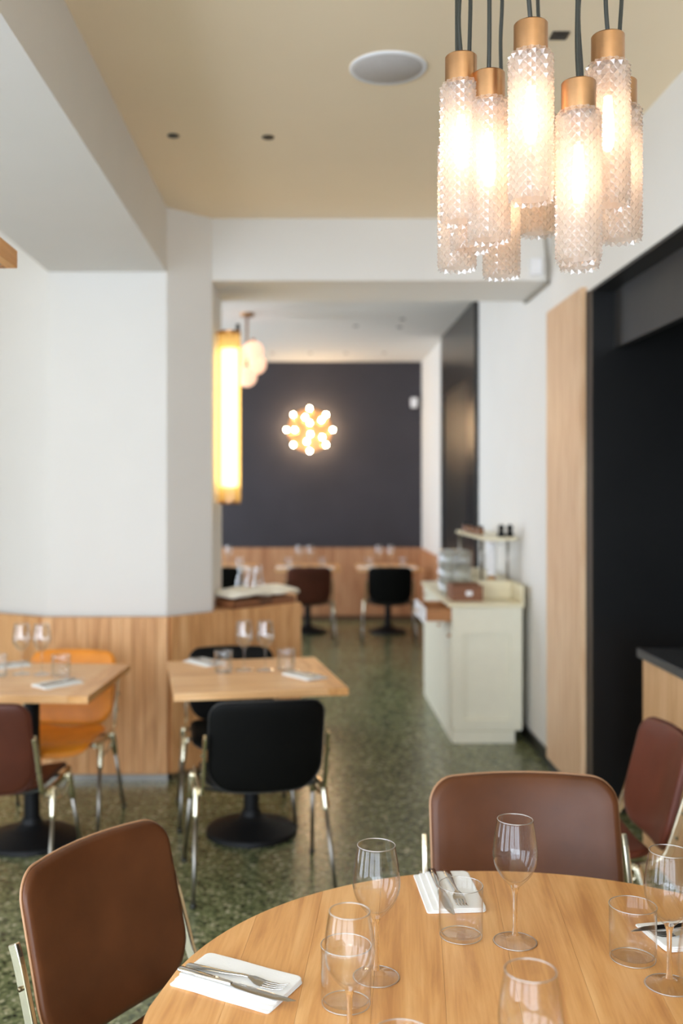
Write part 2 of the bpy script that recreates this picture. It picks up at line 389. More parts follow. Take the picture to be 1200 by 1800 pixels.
# the canted half-height station wall carries on past the pier as a counter
board_run('trim_7', (-.776, 5.577), (-.056, 6.297), 16)
struct('wall_station', add_prism(bm_new(), [(-.556, 5.82), (-.556, 5.862), (-.074, 6.32), (-.074, 6.98), (-.554, 6.98), (-.554, 5.83)][2:5]+[(-.554, 5.858)], 0, HW-.004), 'slat')
# far wall wainscot
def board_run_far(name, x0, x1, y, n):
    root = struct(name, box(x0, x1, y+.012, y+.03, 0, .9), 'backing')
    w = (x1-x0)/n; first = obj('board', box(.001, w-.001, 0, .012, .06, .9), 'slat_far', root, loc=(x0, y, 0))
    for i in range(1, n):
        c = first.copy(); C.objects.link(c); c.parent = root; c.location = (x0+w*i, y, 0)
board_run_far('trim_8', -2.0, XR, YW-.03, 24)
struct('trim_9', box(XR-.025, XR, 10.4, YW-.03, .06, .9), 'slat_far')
# black lacquer section of the right wall in the far room, with a darker door
bm = bm_new(); 
for y0, y1, z0, z1 in ((8.28, 8.72, 0, ZC-.012), (8.72, 10.2, 2.586, ZC-.012), (10.2, 10.38, 0, ZC-.012)): add_box(bm, XR-.035, XR, y0, y1, z0, z1)
struct('trim_10', bm, 'black_wall')
d = struct('door_1', box(XR-.018, XR-.004, 8.72, 10.2, 0, 2.586), 'black_trim')
obj('door_handle', add_tube(bm_new(), [(XR-.018, 8.85, 1.05), (XR-.06, 8.85, 1.05), (XR-.06, 8.97, 1.05)], .009), 'steel_leg', d, True)

# ceiling fittings
def disc(bm, r, z0, z1, seg=32): return add_lathe(bm, [(0, z0), (r*.97, z0), (r, z0+.003), (r, z1), (0, z1)], seg)
sp = thing('ceiling_speaker', 'large round grey speaker grille flush in the ceiling left of the pendant lamp', 'speaker', (.307, 3.76, ZC))
obj('grille', disc(bm_new(), .13, -.008, -.001, 48), 'speaker', sp, 40)
obj('rim', add_lathe(bm_new(), [(.13, -.006), (.143, -.009), (.147, -.004), (.147, 0), (.13, 0)], 48), 'white_plastic', sp, True)
def spot(x, y, label, r=.026, z=ZC):
    t = thing('recessed_spotlight', label, 'spotlight', (x, y, z), group='small recessed ceiling spots')
    obj('bezel', add_lathe(bm_new(), [(r*.7, -.004), (r, -.005), (r*1.05, 0), (r*.7, 0)], 20), 'dark_hole', t, True)
    obj('lens', add_lathe(bm_new(), [(0, -.002), (r*.7, -.002), (r*.7, 0), (0, 0)], 20), 'black_trim', t)
spot(-.60, 4.48, 'small dark recessed ceiling spot nearest the side beam')
spot(-.175, 4.50, 'small dark recessed ceiling spot between side beam and round speaker')
spot(.476, 9.69, 'single small ceiling spot in the middle of the far room ceiling')
spot(.908, 9.75, 'far room ceiling spot, the farther one of the close pair')
spot(.893, 9.30, 'far room ceiling spot, the nearer one of the close pair')
for x, lb in ((-.40, 'leftmost'), (.04, 'second from left'), (.456, 'third from left'), (.90, 'rightmost')):
    spot(x, 11.6, 'ceiling spot above the slate wall, %s of the row of four' % lb, .022)
t = thing('square_spotlight', 'small black square ceiling fitting behind the pendant cords', 'spotlight', (.885, 3.49, ZC))
obj('housing', box(-.03, .03, -.03, .03, -.006, 0), 'dark_hole', t, bevel=.002); obj('aperture', box(-.018, .018, -.018, .018, -.008, -.006), 'black_trim', t)
# conduit and junction box in the beam corner, small wall speaker far away
cd = tag(obj('cable_conduit', add_tube(bm_new(), smooth_path([(1.415, 5.845, ZC), (1.40, 5.845, 3.1), (1.415, 5.845, 2.95), (1.412, 5.845, 2.845), (1.418, 5.9, 2.838), (1.418, 6.48, 2.838)], 4), .010, 8), 'conduit', smooth=True), 'thin grey cable conduit bending under the cross beam at the right wall', 'conduit')
jb = thing('junction_box', 'small white junction box on the cross beam beside the grey conduit', 'junction box', (1.345, 5.854, 2.93))
obj('body', box(-.035, .035, -.03, 0, -.05, .05), 'white_plastic', jb, bevel=.006); obj('lid', box(-.03, .03, -.034, -.03, -.045, .045), 'white_plastic', jb)
ws = thing('wall_speaker', 'small white loudspeaker on the slate wall in its right corner', 'speaker', (1.33, YW, 2.70))
obj('cabinet', box(-.04, .04, -.10, -.02, -.06, .06), 'white_plastic', ws, bevel=.012); obj('bracket', box(-.02, .02, -.02, 0, -.02, .02), 'dark_hole', ws)

# ------------------------------------------------------------------ chairs
def make_chair(label, leather, piping, alu='alu'):
    t = thing('dining_chair', label, 'chair')
    def backmap(x, z, s):
        y = -.212-(z-.47)*.25 - .034*(1-(x/.23)**2)
        return Vector((x, y+s, z+s*.22))
    out = rrect(-.229, .229, .450, .815, (.105, .105, .058, .058), 7)
    out = [(x, z-.012*(1-(x/.229)**2)*(1 if z < .5 else -.6)) for x, z in out]
    b = obj('backrest', add_cushion(bm_new(), out, .030, backmap, .25), leather, t, True)
    pth = [backmap(x*1.004, .64+(z-.64)*1.004, -.006) for x, z in out]
    bm = bm_new(); add_tube(bm, pth+[pth[0]], .0032, 6, False); obj('piping', bm, piping, b, True)
    def seatmap(x, y, s):
        z = .450 - .028*(1-(x/.225)**2) - max(0, y-.13)**2*1.6 + max(0, -y-.1)*.10
        return Vector((x, y, z+s))
    so = rrect(-.226, .226, -.190, .255, (.10, .10, .06, .06), 7)
    s = obj('seat', add_cushion(bm_new(), so, .034, seatmap, .2), leather, t, True)
    pth = [seatmap(x*1.004, .025+(y-.025)*1.004, -.005) for x, y in so]
    obj('piping', add_tube(bm_new(), pth+[pth[0]], .0032, 6, False), piping, s, True)
    bar = [(-.5, -1), (.5, -1), (.5, 1), (-.5, 1)]
    for sd in (-1, 1):
        p = smooth_path([(sd*.245, -.296, .682), (sd*.246, -.278, .642), (sd*.247, -.250, .56), (sd*.248, -.228, .495), (sd*.249, -.203, .448),
                         (sd*.25, -.155, .428), (sd*.25, -.05, .424), (sd*.25, .08, .426), (sd*.248, .175, .434)], 4)
        f = obj('side_frame', add_tube(bm_new(), p, .0135, sect=bar), alu, t, bevel=0.)
        md = f.modifiers.new('bevel', 'BEVEL'); md.width = .003; md.segments = 2
        for yy, zz in ((-.258, .60), (-.236, .52)):
            bm = bm_new(); add_lathe(bm, [(0, .0085), (.0035, .0085), (.0055, .0065), (.0055, 0)], 10)
            bm.transform(Matrix.Translation((sd*.2525, yy-.006, zz)) @ Matrix.Rotation(sd*PI/2, 4, 'Y')); obj('screw', bm, 'screw', f, True)
        lp = smooth_path([(sd*.262, -.118, .405), (sd*.262, -.07, .372), (sd*.262, 0, .362), (sd*.262, .07, .372), (sd*.262, .118, .405)], 4)
        obj('leg_bracket', add_tube(bm_new(), lp, .0075, 8), alu, t, True)
        for e in (-1, 1):
            top = Vector((sd*.262, e*.105, .436)); low = Vector((sd*.270, e*.143, .315)); ft = Vector((sd*.288, e*.252, .004))
            k = obj('leg', add_tube(bm_new(), [low+(top-low)*.2, ft], [.0095, .0085], 12), 'steel_leg', t, True)
            obj('socket', add_tube(bm_new(), [top, top+(low-top)*.1, top+(low-top)*.9, low], [.013, .0175, .0135, .012], 12), alu, k, True)
            obj('foot_cap', add_lathe(bm_new(), [(0, 0), (.0125, 0), (.0125, .012), (.009, .018), (0, .018)], 12, ft.x, ft.y, 0), 'cord', k, True)
    for yy in (-.10, .11):
        obj('cross_bar', add_tube(bm_new(), [(.25*k/6, yy, .428-.030*(1-(k/6)**2)) for k in range(-6, 7)], .007, 8), 'cord', t, True)
    return t
def place(o, x, y, rz, s=1.):
    o.location = (x, y, 0); o.rotation_euler = (0, 0, math.radians(rz)); o.scale = (s, s, s); return o
GC = 'two-tone metal framed dining chairs'
ch = make_chair('brown leather chair in the left foreground seen from behind, at the round table', 'leather', 'piping'); ch['group'] = GC
place(ch, -.228, 2.11, -123, .995)
c2 = dup(ch, 'brown leather chair facing the camera across the round table', (0, 0, 0)); place(c2, .565, 2.285, 180, 1.059)
c3 = make_chair('chestnut leather chair on the right, beside the stone-topped bar counter', 'leather_red', 'leather_red'); c3['group'] = GC
place(c3, .945, 3.43, 90, .975)
cb = make_chair('black leather chair in front of the middle square table, seen from behind', 'leather_black', 'piping_black'); cb['group'] = GC
place(cb, -.208, 4.15, 11, .985)
c5 = dup(cb, 'black leather chair tucked behind the middle square table, against the oak half wall', (0, 0, 0)); place(c5, -.36, 4.98, 188, .96)
c6 = make_chair('mustard orange chair behind the left square table', 'leather_orange', 'leather_orange'); c6['group'] = GC
place(c6, -1.225, 4.86, 176, .96)
c7 = make_chair('dark brown chair at the left picture edge in front of the left square table', 'leather_dark', 'leather_dark'); c7['group'] = GC
place(c7, -1.27, 4.12, -3, .98)
c8 = dup(c7, 'dark brown chair at the middle far table below the glowing wall lamp', (0, 0, 0)); place(c8, 0.01, 10.62, 3)
c9 = dup(cb, 'black chair at the right far table against the back wainscot', (0, 0, 0)); place(c9, .875, 10.62, -2)
c10 = dup(cb, 'black chair at the left far table, mostly hidden behind the service counter', (0, 0, 0)); place(c10, -.90, 10.62, 0)

# ------------------------------------------------------------------ tables
TZ = .75
def pedestal(t, r=.215, ztop=TZ-.03):
    prof = [(0, 0), (r, 0), (r, .012), (r*.985, .018)]
    for k in range(5):
        rr = r*(.93-.15*k); z = .022+.010*k
        prof += [(rr+.012, z), (rr, z+.008)]
    prof += [(.05, .085), (.042, .11), (0, .11)]
    obj('base', add_lathe(bm_new(), prof, 40), 'iron', t, 35)
    obj('pole', add_lathe(bm_new(), [(.036, .1), (.036, ztop-.012), (0, ztop-.012)], 24), 'iron', t, 35)
    obj('mounting_plate', box(-.17, .17, -.17, .17, ztop-.014, ztop-.001), 'iron', t, bevel=.003)
def round_table(label, x, y, r, rz):
    t = thing('round_dining_table', label, 'table', (x, y, 0), rz)
    pedestal(t, .30)
    top = obj('tabletop', add_lathe(bm_new(), [(0, TZ-.033), (r-.03, TZ-.033), (r-.012, TZ-.028), (0, TZ-.026)], 72), 'oak', t, 35)
    n = 11; w = 2*r/n; z0, z1 = TZ-.0255, TZ
    for i in range(n):
        a = -r+i*w+.0002; b = a+w-.0004
        m = 8; pts = []
        for k in range(m+1):
            xx = a+(b-a)*k/m; pts.append((xx, -math.sqrt(max(0, r*r-xx*xx))))
        for k in range(m+1):
            xx = b-(b-a)*k/m; pts.append((xx, math.sqrt(max(0, r*r-xx*xx))))
        q = []
        for p in pts:
            if not q or math.dist(p, q[-1]) > 1e-4: q.append(p)
        if math.dist(q[0], q[-1]) < 1e-4: q.pop()
        bm = add_prism(bm_new(), q, z0, z1)
        obj('stave', bm, 'oak', top)
    return t
round_table('large round oak table in the foreground laid with glasses', .412, 1.59, .682, math.radians(-6))
def square_table(label, x, y, rz, sx=.76, sy=.78):
    t = thing('square_dining_table', label, 'table', (x, y, 0), math.radians(rz))
    pedestal(t)
    top = obj('tabletop', box(-sx/2+.01, sx/2-.01, -sy/2+.01, sy/2-.01, TZ-.031, TZ-.024), 'oak_x', t)
    n = 6; w = sy/n
    for i in range(n):
        o = obj('stave', box(-sx/2, sx/2-.09, -w/2+.0003, w/2-.0003, TZ-.032, TZ), 'oak_x', top, loc=(0, -sy/2+w*(i+.5), 0), bevel=.001) if i == 0 else None
        if i == 0: first = o
        else:
            c = first.copy(); C.objects.link(c); c.parent = top; c.location = (0, -sy/2+w*(i+.5), 0)
    obj('end_board', box(sx/2-.0895, sx/2, -sy/2, sy/2, TZ-.032, TZ), 'oak', top, bevel=.001)
    return t
square_table('square oak table in the middle with two black chairs', -.262, 4.71, 10, .76, .82)
square_table('square oak table at the left picture edge with the mustard chair', -1.27, 4.60, -3, .74, .78)
square_table('far oak table standing in front of the back wainscot below the glowing wall lamp', .01, 11.3, 0, .72, .72)
square_table('rightmost far oak table in front of the back wainscot', .92, 11.3, 0, .70, .72)
square_table('leftmost far oak table, half hidden behind the amber tube lamp corner', -.92, 11.3, 0, .72, .72)

# ------------------------------------------------------------------ glassware
def ring_bm(r, z, t, seg=48):
    return add_tube(bm_new(), [(r*math.cos(2*PI*k/seg), r*math.sin(2*PI*k/seg), z) for k in range(seg+1)], t, 6, False)
def make_wine(label, mat):
    t = thing('wine_glass', label, 'wine glass')
    foot = smooth_prof([(0, 0), (.0400, 0), (.0410, .0012), (.0400, .0022), (.030, .0038), (.014, .0075), (.0066, .0135)], 4)
    foot = [(0, 0), (.04, 0)] + [p for p in foot if p[0] > 0 and p[1] > .0005]
    stem = smooth_prof([(.0066, .0135), (.0048, .025), (.0042, .05), (.0042, .075), (.0052, .095), (.0085, .1065)], 4)
    bowl = smooth_prof([(.0085, .1065), (.0185, .1165), (.0305, .1305), (.0390, .147), (.0425, .165), (.0420, .182), (.0390, .207), (.0340, .2355)], 5)
    rim = [(.0336, .2360), (.0331, .2355)]
    inner = smooth_prof([(.0331, .2355), (.0381, .207), (.0411, .182), (.0416, .165), (.0381, .148), (.0295, .1325), (.0175, .1205), (.0075, .1155), (0, .1145)], 5)
    for nm, pr in (('foot', foot), ('stem', stem), ('bowl', bowl+rim+inner[1:])):
        o = obj(nm, add_lathe(bm_new(), pr, 40), 'glass_stem' if nm == 'stem' and mat == 'glass' else mat, t, True)
        if nm == 'bowl': obj('rim', ring_bm(.03355, .2357, .0008), 'edge_glint', o, True)  # added ring that draws the bright highlight line of the lip
        if nm == 'foot': obj('foot_glint', ring_bm(.0405, .0013, .0008), 'edge_glint', o, True)  # added ring for the highlight line round the foot
    return t
def make_tumbler(label, mat):
    t = thing('tumbler', label, 'tumbler')
    prof = smooth_prof([(.0375, 0), (.0405, .0015), (.0422, .006), (.0425, .018), (.0427, .06), (.0430, .0995)], 3)
    inner = [(.0426, .1002), (.0421, .0995), (.0418, .06), (.0413, .018), (.0395, .0095), (.034, .0075), (0, .0075)]
    obj('base', add_lathe(bm_new(), [(0, .0012), (.034, .0005), (.0375, 0)], 40), mat, t, True)
    w_ = obj('wall', add_lathe(bm_new(), prof+inner, 40), mat, t, True)
    obj('rim', ring_bm(.0426, .1, .0008), 'edge_glint', w_, True); obj('foot_glint', ring_bm(.0405, .0022, .0009), 'edge_glint', w_, True)  # added rings, bright highlight lines at lip and foot
    return t
Z0 = TZ+.0006
GW, GT = 'stemmed wine glasses', 'clear straight tumblers'
w0 = make_wine('wine glass at the centre back of the round table, in front of the brown chair', 'glass'); w0['group'] = GW; w0.location = (.4005, 1.915, Z0)
dup(w0, 'wine glass on the round table behind the lower left tumbler', (.124, 1.777, Z0))
dup(w0, 'wine glass at the right edge of the round table beside the partly cut-off napkin', (.6355, 1.746, Z0))
dup(w0, 'wine glass at the lower left of the round table, standing in front of a tumbler', (.066, 1.537, Z0), scale=.93)
dup(w0, 'blurred wine glass at the bottom picture edge, nearest to the camera', (.295, 1.313, Z0))
dup(w0, 'wine glass cut off by the lower right picture corner', (.588, 1.46, Z0))
t0 = make_tumbler('tumbler standing in front of the napkin at the back of the round table', 'glass'); t0['group'] = GT; t0.location = (.300, 1.9395, Z0)
dup(t0, 'tumbler at the right of the round table, left of the edge wine glass', (.604, 1.845, Z0))
dup(t0, 'tumbler behind the lower left wine glass on the round table', (.0664, 1.684, Z0))
dup(t0, 'tumbler at the bottom picture edge, only its rim showing', (.135, 1.405, Z0))
wf = make_wine('left wine glass of the pair on the middle square table', 'glass_far'); wf['group'] = GW; wf.location = (-.302, 4.80, Z0)
dup(wf, 'right wine glass of the pair on the middle square table', (-.20, 4.80, Z0))
dup(wf, 'left wine glass of the pair on the left square table', (-1.345, 4.70, Z0))
dup(wf, 'right wine glass of the pair on the left square table', (-1.248, 4.69, Z0))
tf = make_tumbler('tumbler beside the left napkin on the middle square table', 'glass_far'); tf['group'] = GT; tf.location = (-.398, 4.75, Z0)
dup(tf, 'tumbler beside the right wine glass on the middle square table', (-.10, 4.80, Z0))
dup(tf, 'tumbler right of the wine glasses on the left square table', (-1.145, 4.64, Z0))
dup(tf, 'tumbler left of the wine glasses on the left square table', (-1.44, 4.64, Z0))
for nm, x in (('middle far table below the wall lamp', .01), ('rightmost far table', .92), ('leftmost far table', -.92)):
    dup(wf, 'left wine glass of the pair on the ' + nm, (x-.10, 11.32, Z0)); dup(wf, 'right wine glass of the pair on the ' + nm, (x+.03, 11.32, Z0))
    dup(tf, 'left tumbler on the ' + nm, (x-.22, 11.22, Z0)); dup(tf, 'right tumbler on the ' + nm, (x+.16, 11.25, Z0))

# ------------------------------------------------------------------ napkins and cutlery
def make_napkin(label, curl=0.):
    t = thing('napkin', label, 'napkin')
    def mp(z0, sx=0.):
        def f(x, y, s):
            z = z0+s + curl*max(0, x-.02)**2*6 + .0006*math.sin(x*60+y*40)
            return Vector((x, y, z))
        return f
    def layer(nm, x0, x1, y0, y1, z, th):
        o = rrect(x0, x1, y0, y1, (.006, .006, .012, .012), 4); obj(nm, add_cushion(bm_new(), o, th, mp(z), .0), 'napkin', t, True)
    layer('bottom_layer', -.102, .102, -.062, .062, .0018, .0032)
    layer('middle_layer', -.101, .101, -.050, .0615, .0051, .0032)
    layer('top_layer', -.101, .101, -.036, .061, .0084, .0032)
    return t
def sweep_flat(bm, pts):
    """pts: (x, y, z, half width, half thickness)"""
    rings = [[bm.verts.new((x, y+a*w, z+b*h)) for a, b in ((-1, -.3), (-.7, -1), (.7, -1), (1, -.3), (1, .3), (.7, 1), (-.7, 1), (-1, .3))] for x, y, z, w, h in pts]
    for r0, r1 in zip(rings, rings[1:]):
        for i in range(8): bm.faces.new((r0[i], r0[(i+1) % 8], r1[(i+1) % 8], r1[i]))
    bm.faces.new(rings[0][::-1]); bm.faces.new(rings[-1]); return bm
def make_fork(label):
    t = thing('fork', label, 'fork')
    obj('handle', sweep_flat(bm_new(), [(0, 0, .0016, .006, .0012), (.004, 0, .0018, .008, .0016), (.03, 0, .0028, .0075, .0016), (.08, 0, .005, .0045, .0016), (.115, 0, .008, .0032, .0017), (.128, 0, .0085, .0034, .0016)]), 'steel', t, 50)
    obj('head', sweep_flat(bm_new(), [(.128, 0, .0085, .0034, .0016), (.137, 0, .0072, .0085, .001), (.146, 0, .0045, .0118, .0009), (.158, 0, .0024, .0122, .0009)]), 'steel', t, 50)
    for k in range(4):
        y = -.0096+.0064*k
        obj('tine', sweep_flat(bm_new(), [(.1575, y, .0024, .0024, .0009), (.17, y, .0018, .0019, .0009), (.185, y, .0028, .0016, .0008), (.196, y, .0056, .0013, .0006), (.203, y, .0085, .0008, .0004)]), 'steel', t, 50)
    return t
def make_knife(label):
    t = thing('knife', label, 'knife')
    obj('handle', sweep_flat(bm_new(), [(0, 0, .0036, .0058, .0028), (.003, 0, .0036, .0075, .0035), (.05, 0, .0036, .0068, .0035), (.105, 0, .0034, .0052, .0032), (.112, 0, .0034, .0048, .0026)]), 'steel', t, 50)
    obj('blade', sweep_flat(bm_new(), [(.112, 0, .0034, .0048, .0016), (.125, .001, .0026, .0085, .0010), (.16, .001, .0022, .0098, .0008), (.20, .002, .0020, .0092, .0007), (.225, .005, .0018, .0055, .0006), (.236, .0085, .0018, .0008, .0004)]), 'steel', t, 50)
    return t
nk = make_napkin('folded white napkin at the left of the round table under a fork and knife'); nk.location = (-.123, 1.752, TZ+.0003); nk.rotation_euler = (0, 0, math.radians(-28.8))
NL = nk.location.copy()
def on_napkin(o, base, ang, lx, ly, rz, lz=.0106, tilt=0.):
    a = math.radians(ang); o.location = (base[0]+lx*math.cos(a)-ly*math.sin(a), base[1]+lx*math.sin(a)+ly*math.cos(a), TZ+.0003+lz)
    o.rotation_euler = (0, math.radians(tilt), math.radians(ang+rz)); return o
fk = make_fork('steel fork lying on the left napkin of the round table'); kn = make_knife('steel knife on the left napkin of the round table, its tip past the paper')
kn.name = 'table_knife'; fk.name = 'table_fork'
on_napkin(fk, NL, -28.8, -.104, -.004, 2); on_napkin(kn, NL, -28.8, -.105, -.026, -1)
def setting(base, ang, where, two=True, curl=0., lx=-.1):
    n_ = make_napkin('folded white napkin ' + where, curl) if curl else dup(nk, 'folded white napkin ' + where, (0, 0, 0))
    n_.location = (base[0], base[1], TZ+.0003); n_.rotation_euler = (0, 0, math.radians(ang))
    f = dup(fk, 'steel fork on the napkin ' + where, (0, 0, 0)); on_napkin(f, base, ang, lx+.004, .012, 0)
    k = dup(kn, 'steel knife on the napkin ' + where, (0, 0, 0)); on_napkin(k, base, ang, lx, -.020, 0)
setting((.305, 2.145), -88, 'at the back of the round table behind a tumbler')
setting((.765, 1.945), 190, 'at the right picture edge of the round table')
setting((-.515, 5.0), -50, 'at the back left of the middle square table')
setting((-.01, 4.64), 128, 'at the front right of the middle square table')
setting((-1.11, 4.44), 50, 'at the front right of the left square table')
setting((-1.47, 4.90), 35, 'at the back left of the left square table')
for nm, x in (('middle far table below the wall lamp', .01), ('rightmost far table', .92), ('leftmost far table', -.92)):
    a_ = dup(nk, 'left napkin on the ' + nm, (x-.24, 11.1, TZ+.0003), .3); b_ = dup(nk, 'right napkin on the ' + nm, (x+.2, 11.06, TZ+.0003), -.3)

# ------------------------------------------------------------------ cluster of cut-glass pendants
PC = (.46, 1.98)
pl = thing('cluster_pendant_lamp', 'cluster of glowing cut-glass tube pendants with brass caps on black cords', 'pendant lamp', (PC[0], PC[1], ZC))
obj('canopy', add_lathe(bm_new(), [(0, -.045), (.24, -.045), (.25, -.04), (.25, 0), (0, 0)], 48), 'brass', pl, 35)
TR, TL = .0375, .268
def diamond_tube():
    bm = bm_new(); n = 16; rows = 32; rad = TR; amp = .0048
    def rfun(f):      # shoulder at the top, slight taper at the foot
        if f > .965: return rad*(1-.16*((f-.965)/.035)**2)
        if f < .03: return rad*(1-.05*(1-f/.03))
        return rad
    V = {}
    for j in range(rows+1):
        f = j/rows
        for i in range(n):
            a = 2*PI*(i+.5*(j % 2))/n; r = rfun(f); V[(i, j)] = bm.verts.new((r*math.cos(a), r*math.sin(a), -TL+TL*f))
    for j in range(rows+1):
        f = j/rows
        for i in range(n):
            a = 2*PI*(i+.5*(j % 2)+.5)/n; r = rfun(f)+amp; c = bm.verts.new((r*math.cos(a), r*math.sin(a), -TL+TL*f-(.003 if j == 0 else 0)))
            L, R = V[(i, j)], V[((i+1) % n, j)]
            k = i if j % 2 == 0 else (i+1) % n
            U = V.get((k, j+1)); D = V.get((k, j-1))
            if U: bm.faces.new((L, c, U)); bm.faces.new((c, R, U))
            if D: bm.faces.new((L, D, c)); bm.faces.new((c, D, R))
    # inner wall and rim
    inn = [(rad*.93, -TL+.006), (rad*.90, -TL*.5), (rad*.90, -.012), (rad*.55, -.002)]
    rings = []
    for r, z in inn: rings.append([bm.verts.new((r*math.cos(2*PI*i/24), r*math.sin(2*PI*i/24), z)) for i in range(24)])
    for a, b in zip(rings, rings[1:]):
        for i in range(24): bm.faces.new((a[i], a[(i+1) % 24], b[(i+1) % 24], b[i]))
    me_o = obj('glass_shade', bm, 'shade_glass', pl)
    return me_o
M['shade_inner'] = M['shade_glass']
def px(x, y, Y): return Vector(((x-539)*Y/1750, Y, 1.62-(y-861)*Y/1750))
tubes = [(810, 147, 1.92), (803, 250, 2.10), (859, 177, 1.905), (932.5, 93, 1.80), (946, 200, 2.21), (881, 272, 2.18),
         (1016.5, 196, 1.786), (1018, 245, 2.06), (1068, 112, 1.86), (1091.5, 189, 2.0), (826, 210, 2.03)]
proto = None
for (x, y, Y) in tubes:
    p = px(x, y, Y); lp = (p.x-PC[0], p.y-PC[1], p.z-ZC)
    if proto is None:
        g = diamond_tube(); proto = g
        capz = .052
        cap = obj('socket_cap', add_lathe(bm_new(), [(.0300, -.006), (.0305, .0), (.0305, capz-.002), (.0290, capz), (.006, capz), (.006, capz+.006), (0, capz+.006)], 40), 'brass', g, 30)
        bulb = obj('bulb', add_lathe(bm_new(), smooth_prof([(0, -.165), (.007, -.162), (.0115, -.148), (.0115, -.115), (.009, -.085), (.0075, -.06)], 3), 14), 'bulb', g, True)
        holder = obj('bulb_holder', add_lathe(bm_new(), [(0, -.062), (.010, -.062), (.011, -.02), (.011, .0), (0, .0)], 16), 'brass', g, 35)
    else:
        g = dup_tree(proto, pl)
        for ch_ in list(g.children):
            if ch_.name.startswith('cord') or ch_.name.startswith('power'): bpy.data.objects.remove(ch_)
    g.location = lp; g.rotation_euler = (0, 0, random.random()*6)
    top = -lp[2]-.045
    g.rotation_euler = (0, 0, 0)
    w = random.uniform(-.006, .006); w2 = random.uniform(-.005, .005)
    pts = smooth_path([(0, 0, .055), (w, w2, .13), (-w*.6, w2, .25), (w*.8, -w2, .38), (0, 0, top)], 5)
    cd = obj('power_cord', add_tube(bm_new(), pts, .0042, 8), 'cord', g, True)

# ------------------------------------------------------------------ wooden linear pendant at the left edge
lp_ = thing('wooden_linear_lamp', 'corner of an oak-edged hanging lamp at the upper left picture edge', 'pendant lamp', (-.755, 2.6, 2.198))
obj('side_board', box(-.03, 0, -1.3, 0, 0, .046), 'counter_oak_x', lp_, bevel=.002); obj('side_board', box(-.30, -.27, -1.3, 0, 0, .046), 'counter_oak_x', lp_, bevel=.002)
obj('end_board', box(-.27, -.03, -.03, 0, 0, .046), 'midwood', lp_); obj('end_board', box(-.27, -.03, -1.3, -1.27, 0, .046), 'midwood', lp_)
obj('diffuser', box(-.27, -.03, -1.27, -.03, .002, .03), 'stone', lp_)
for yy in (-.5, -1.15):
    obj('suspension_cable', add_tube(bm_new(), [(-.15, yy, .03), (-.15, yy, ZC-2.198)], .002, 6), 'cord', lp_)

# ------------------------------------------------------------------ amber tube lamp on the pier jamb
al = thing('tube_wall_lamp', 'tall glowing yellow ribbed tube lamp fixed to the opening jamb', 'wall lamp', (-.474, 6.12, 1.545))
H = 1.035; n = 48; bm = bm_new(); rr = .067
sect = [(rr*(1+.03*(k % 2))*math.cos(2*PI*k/n), rr*(1+.03*(k % 2))*math.sin(2*PI*k/n)) for k in range(n)]
lo = [bm.verts.new((x, y, 0)) for x, y in sect]; hi = [bm.verts.new((x, y, H)) for x, y in sect]
for i in range(n): bm.faces.new((lo[i], lo[(i+1) % n], hi[(i+1) % n], hi[i]))
obj('ribbed_shade', bm, 'tube_shade', al)
obj('core_tube', add_lathe(bm_new(), [(0, .09), (.050, .095), (.050, H-.095), (0, H-.09)], 24), 'tube_core', al, 40)
obj('end_cap', disc(bm_new(), .069, -.012, .006), 'brass', al, 40); obj('end_cap', disc(bm_new(), .069, H-.004, H+.014), 'brass', al, 40)
for z in (.0, H): obj('bracket', box(-.082, -.05, -.012, .012, z-.006, z+.010), 'brass', al)
obj('finial', add_tube(bm_new(), [(.05, 0, H+.014), (.05, 0, H+.06)], .012, 10), 'dark_hole', al, True)

# ------------------------------------------------------------------ globe cluster and bulb wall lamp in the far room
gl = thing('globe_chandelier', 'cluster of pale pink glowing glass globes hanging beside the amber tube lamp', 'chandelier', (-.54, 9.0, ZC))
obj('stem', add_tube(bm_new(), [(0, 0, 0), (0, 0, -.62)], .010, 10), 'brass', gl, True)
obj('canopy', add_lathe(bm_new(), [(0, -.03), (.06, -.028), (.065, 0), (0, 0)], 24), 'brass', gl, 40)
for dx, dy, dz in ((.055, 0, -.34), (.08, .05, -.455), (.0, -.06, -.58), (-.09, .0, -.38), (-.07, .08, -.50)):
    bm = bm_new(); bmesh.ops.create_uvsphere(bm, u_segments=24, v_segments=14, radius=.092); g = obj('globe', bm, 'globe', gl, True, loc=(dx, dy, dz))
    obj('collar', add_lathe(bm_new(), [(.02, .088), (.024, .092), (.02, .11), (0, .11)], 12), 'brass', g, True)
bl = thing('bulb_wall_lamp', 'round wall lamp of glowing bare bulbs on the slate wall', 'wall lamp', (.035, YW-.002, 2.36))
bm = bm_new(); add_lathe(bm, [(0, 0), (.27, 0), (.27, .012), (.05, .03), (0, .03)], 40); bm.transform(Matrix.Rotation(PI/2, 4, 'X')); obj('backplate', bm, 'brass', bl, 40)
bulbs = [(.285*math.cos(PI*k/4), .262*math.sin(PI*k/4)) for k in range(8)] + [(-.055, .155), (.0, .085), (.145, .12), (-.185, .0), (.01, -.055), (.155, -.09), (-.035, -.145)]
for bx_, bz_ in bulbs:
    a = obj('arm', add_tube(bm_new(), [(bx_*.45, -.015, bz_*.45), (bx_, -.085, bz_), (bx_, -.10, bz_)], .008, 8), 'brass', bl, True)
    bm = bm_new(); bmesh.ops.create_uvsphere(bm, u_segments=14, v_segments=9, radius=.019); obj('bulb', bm, 'bulb_wall', a, True, loc=(bx_, -.13, bz_))

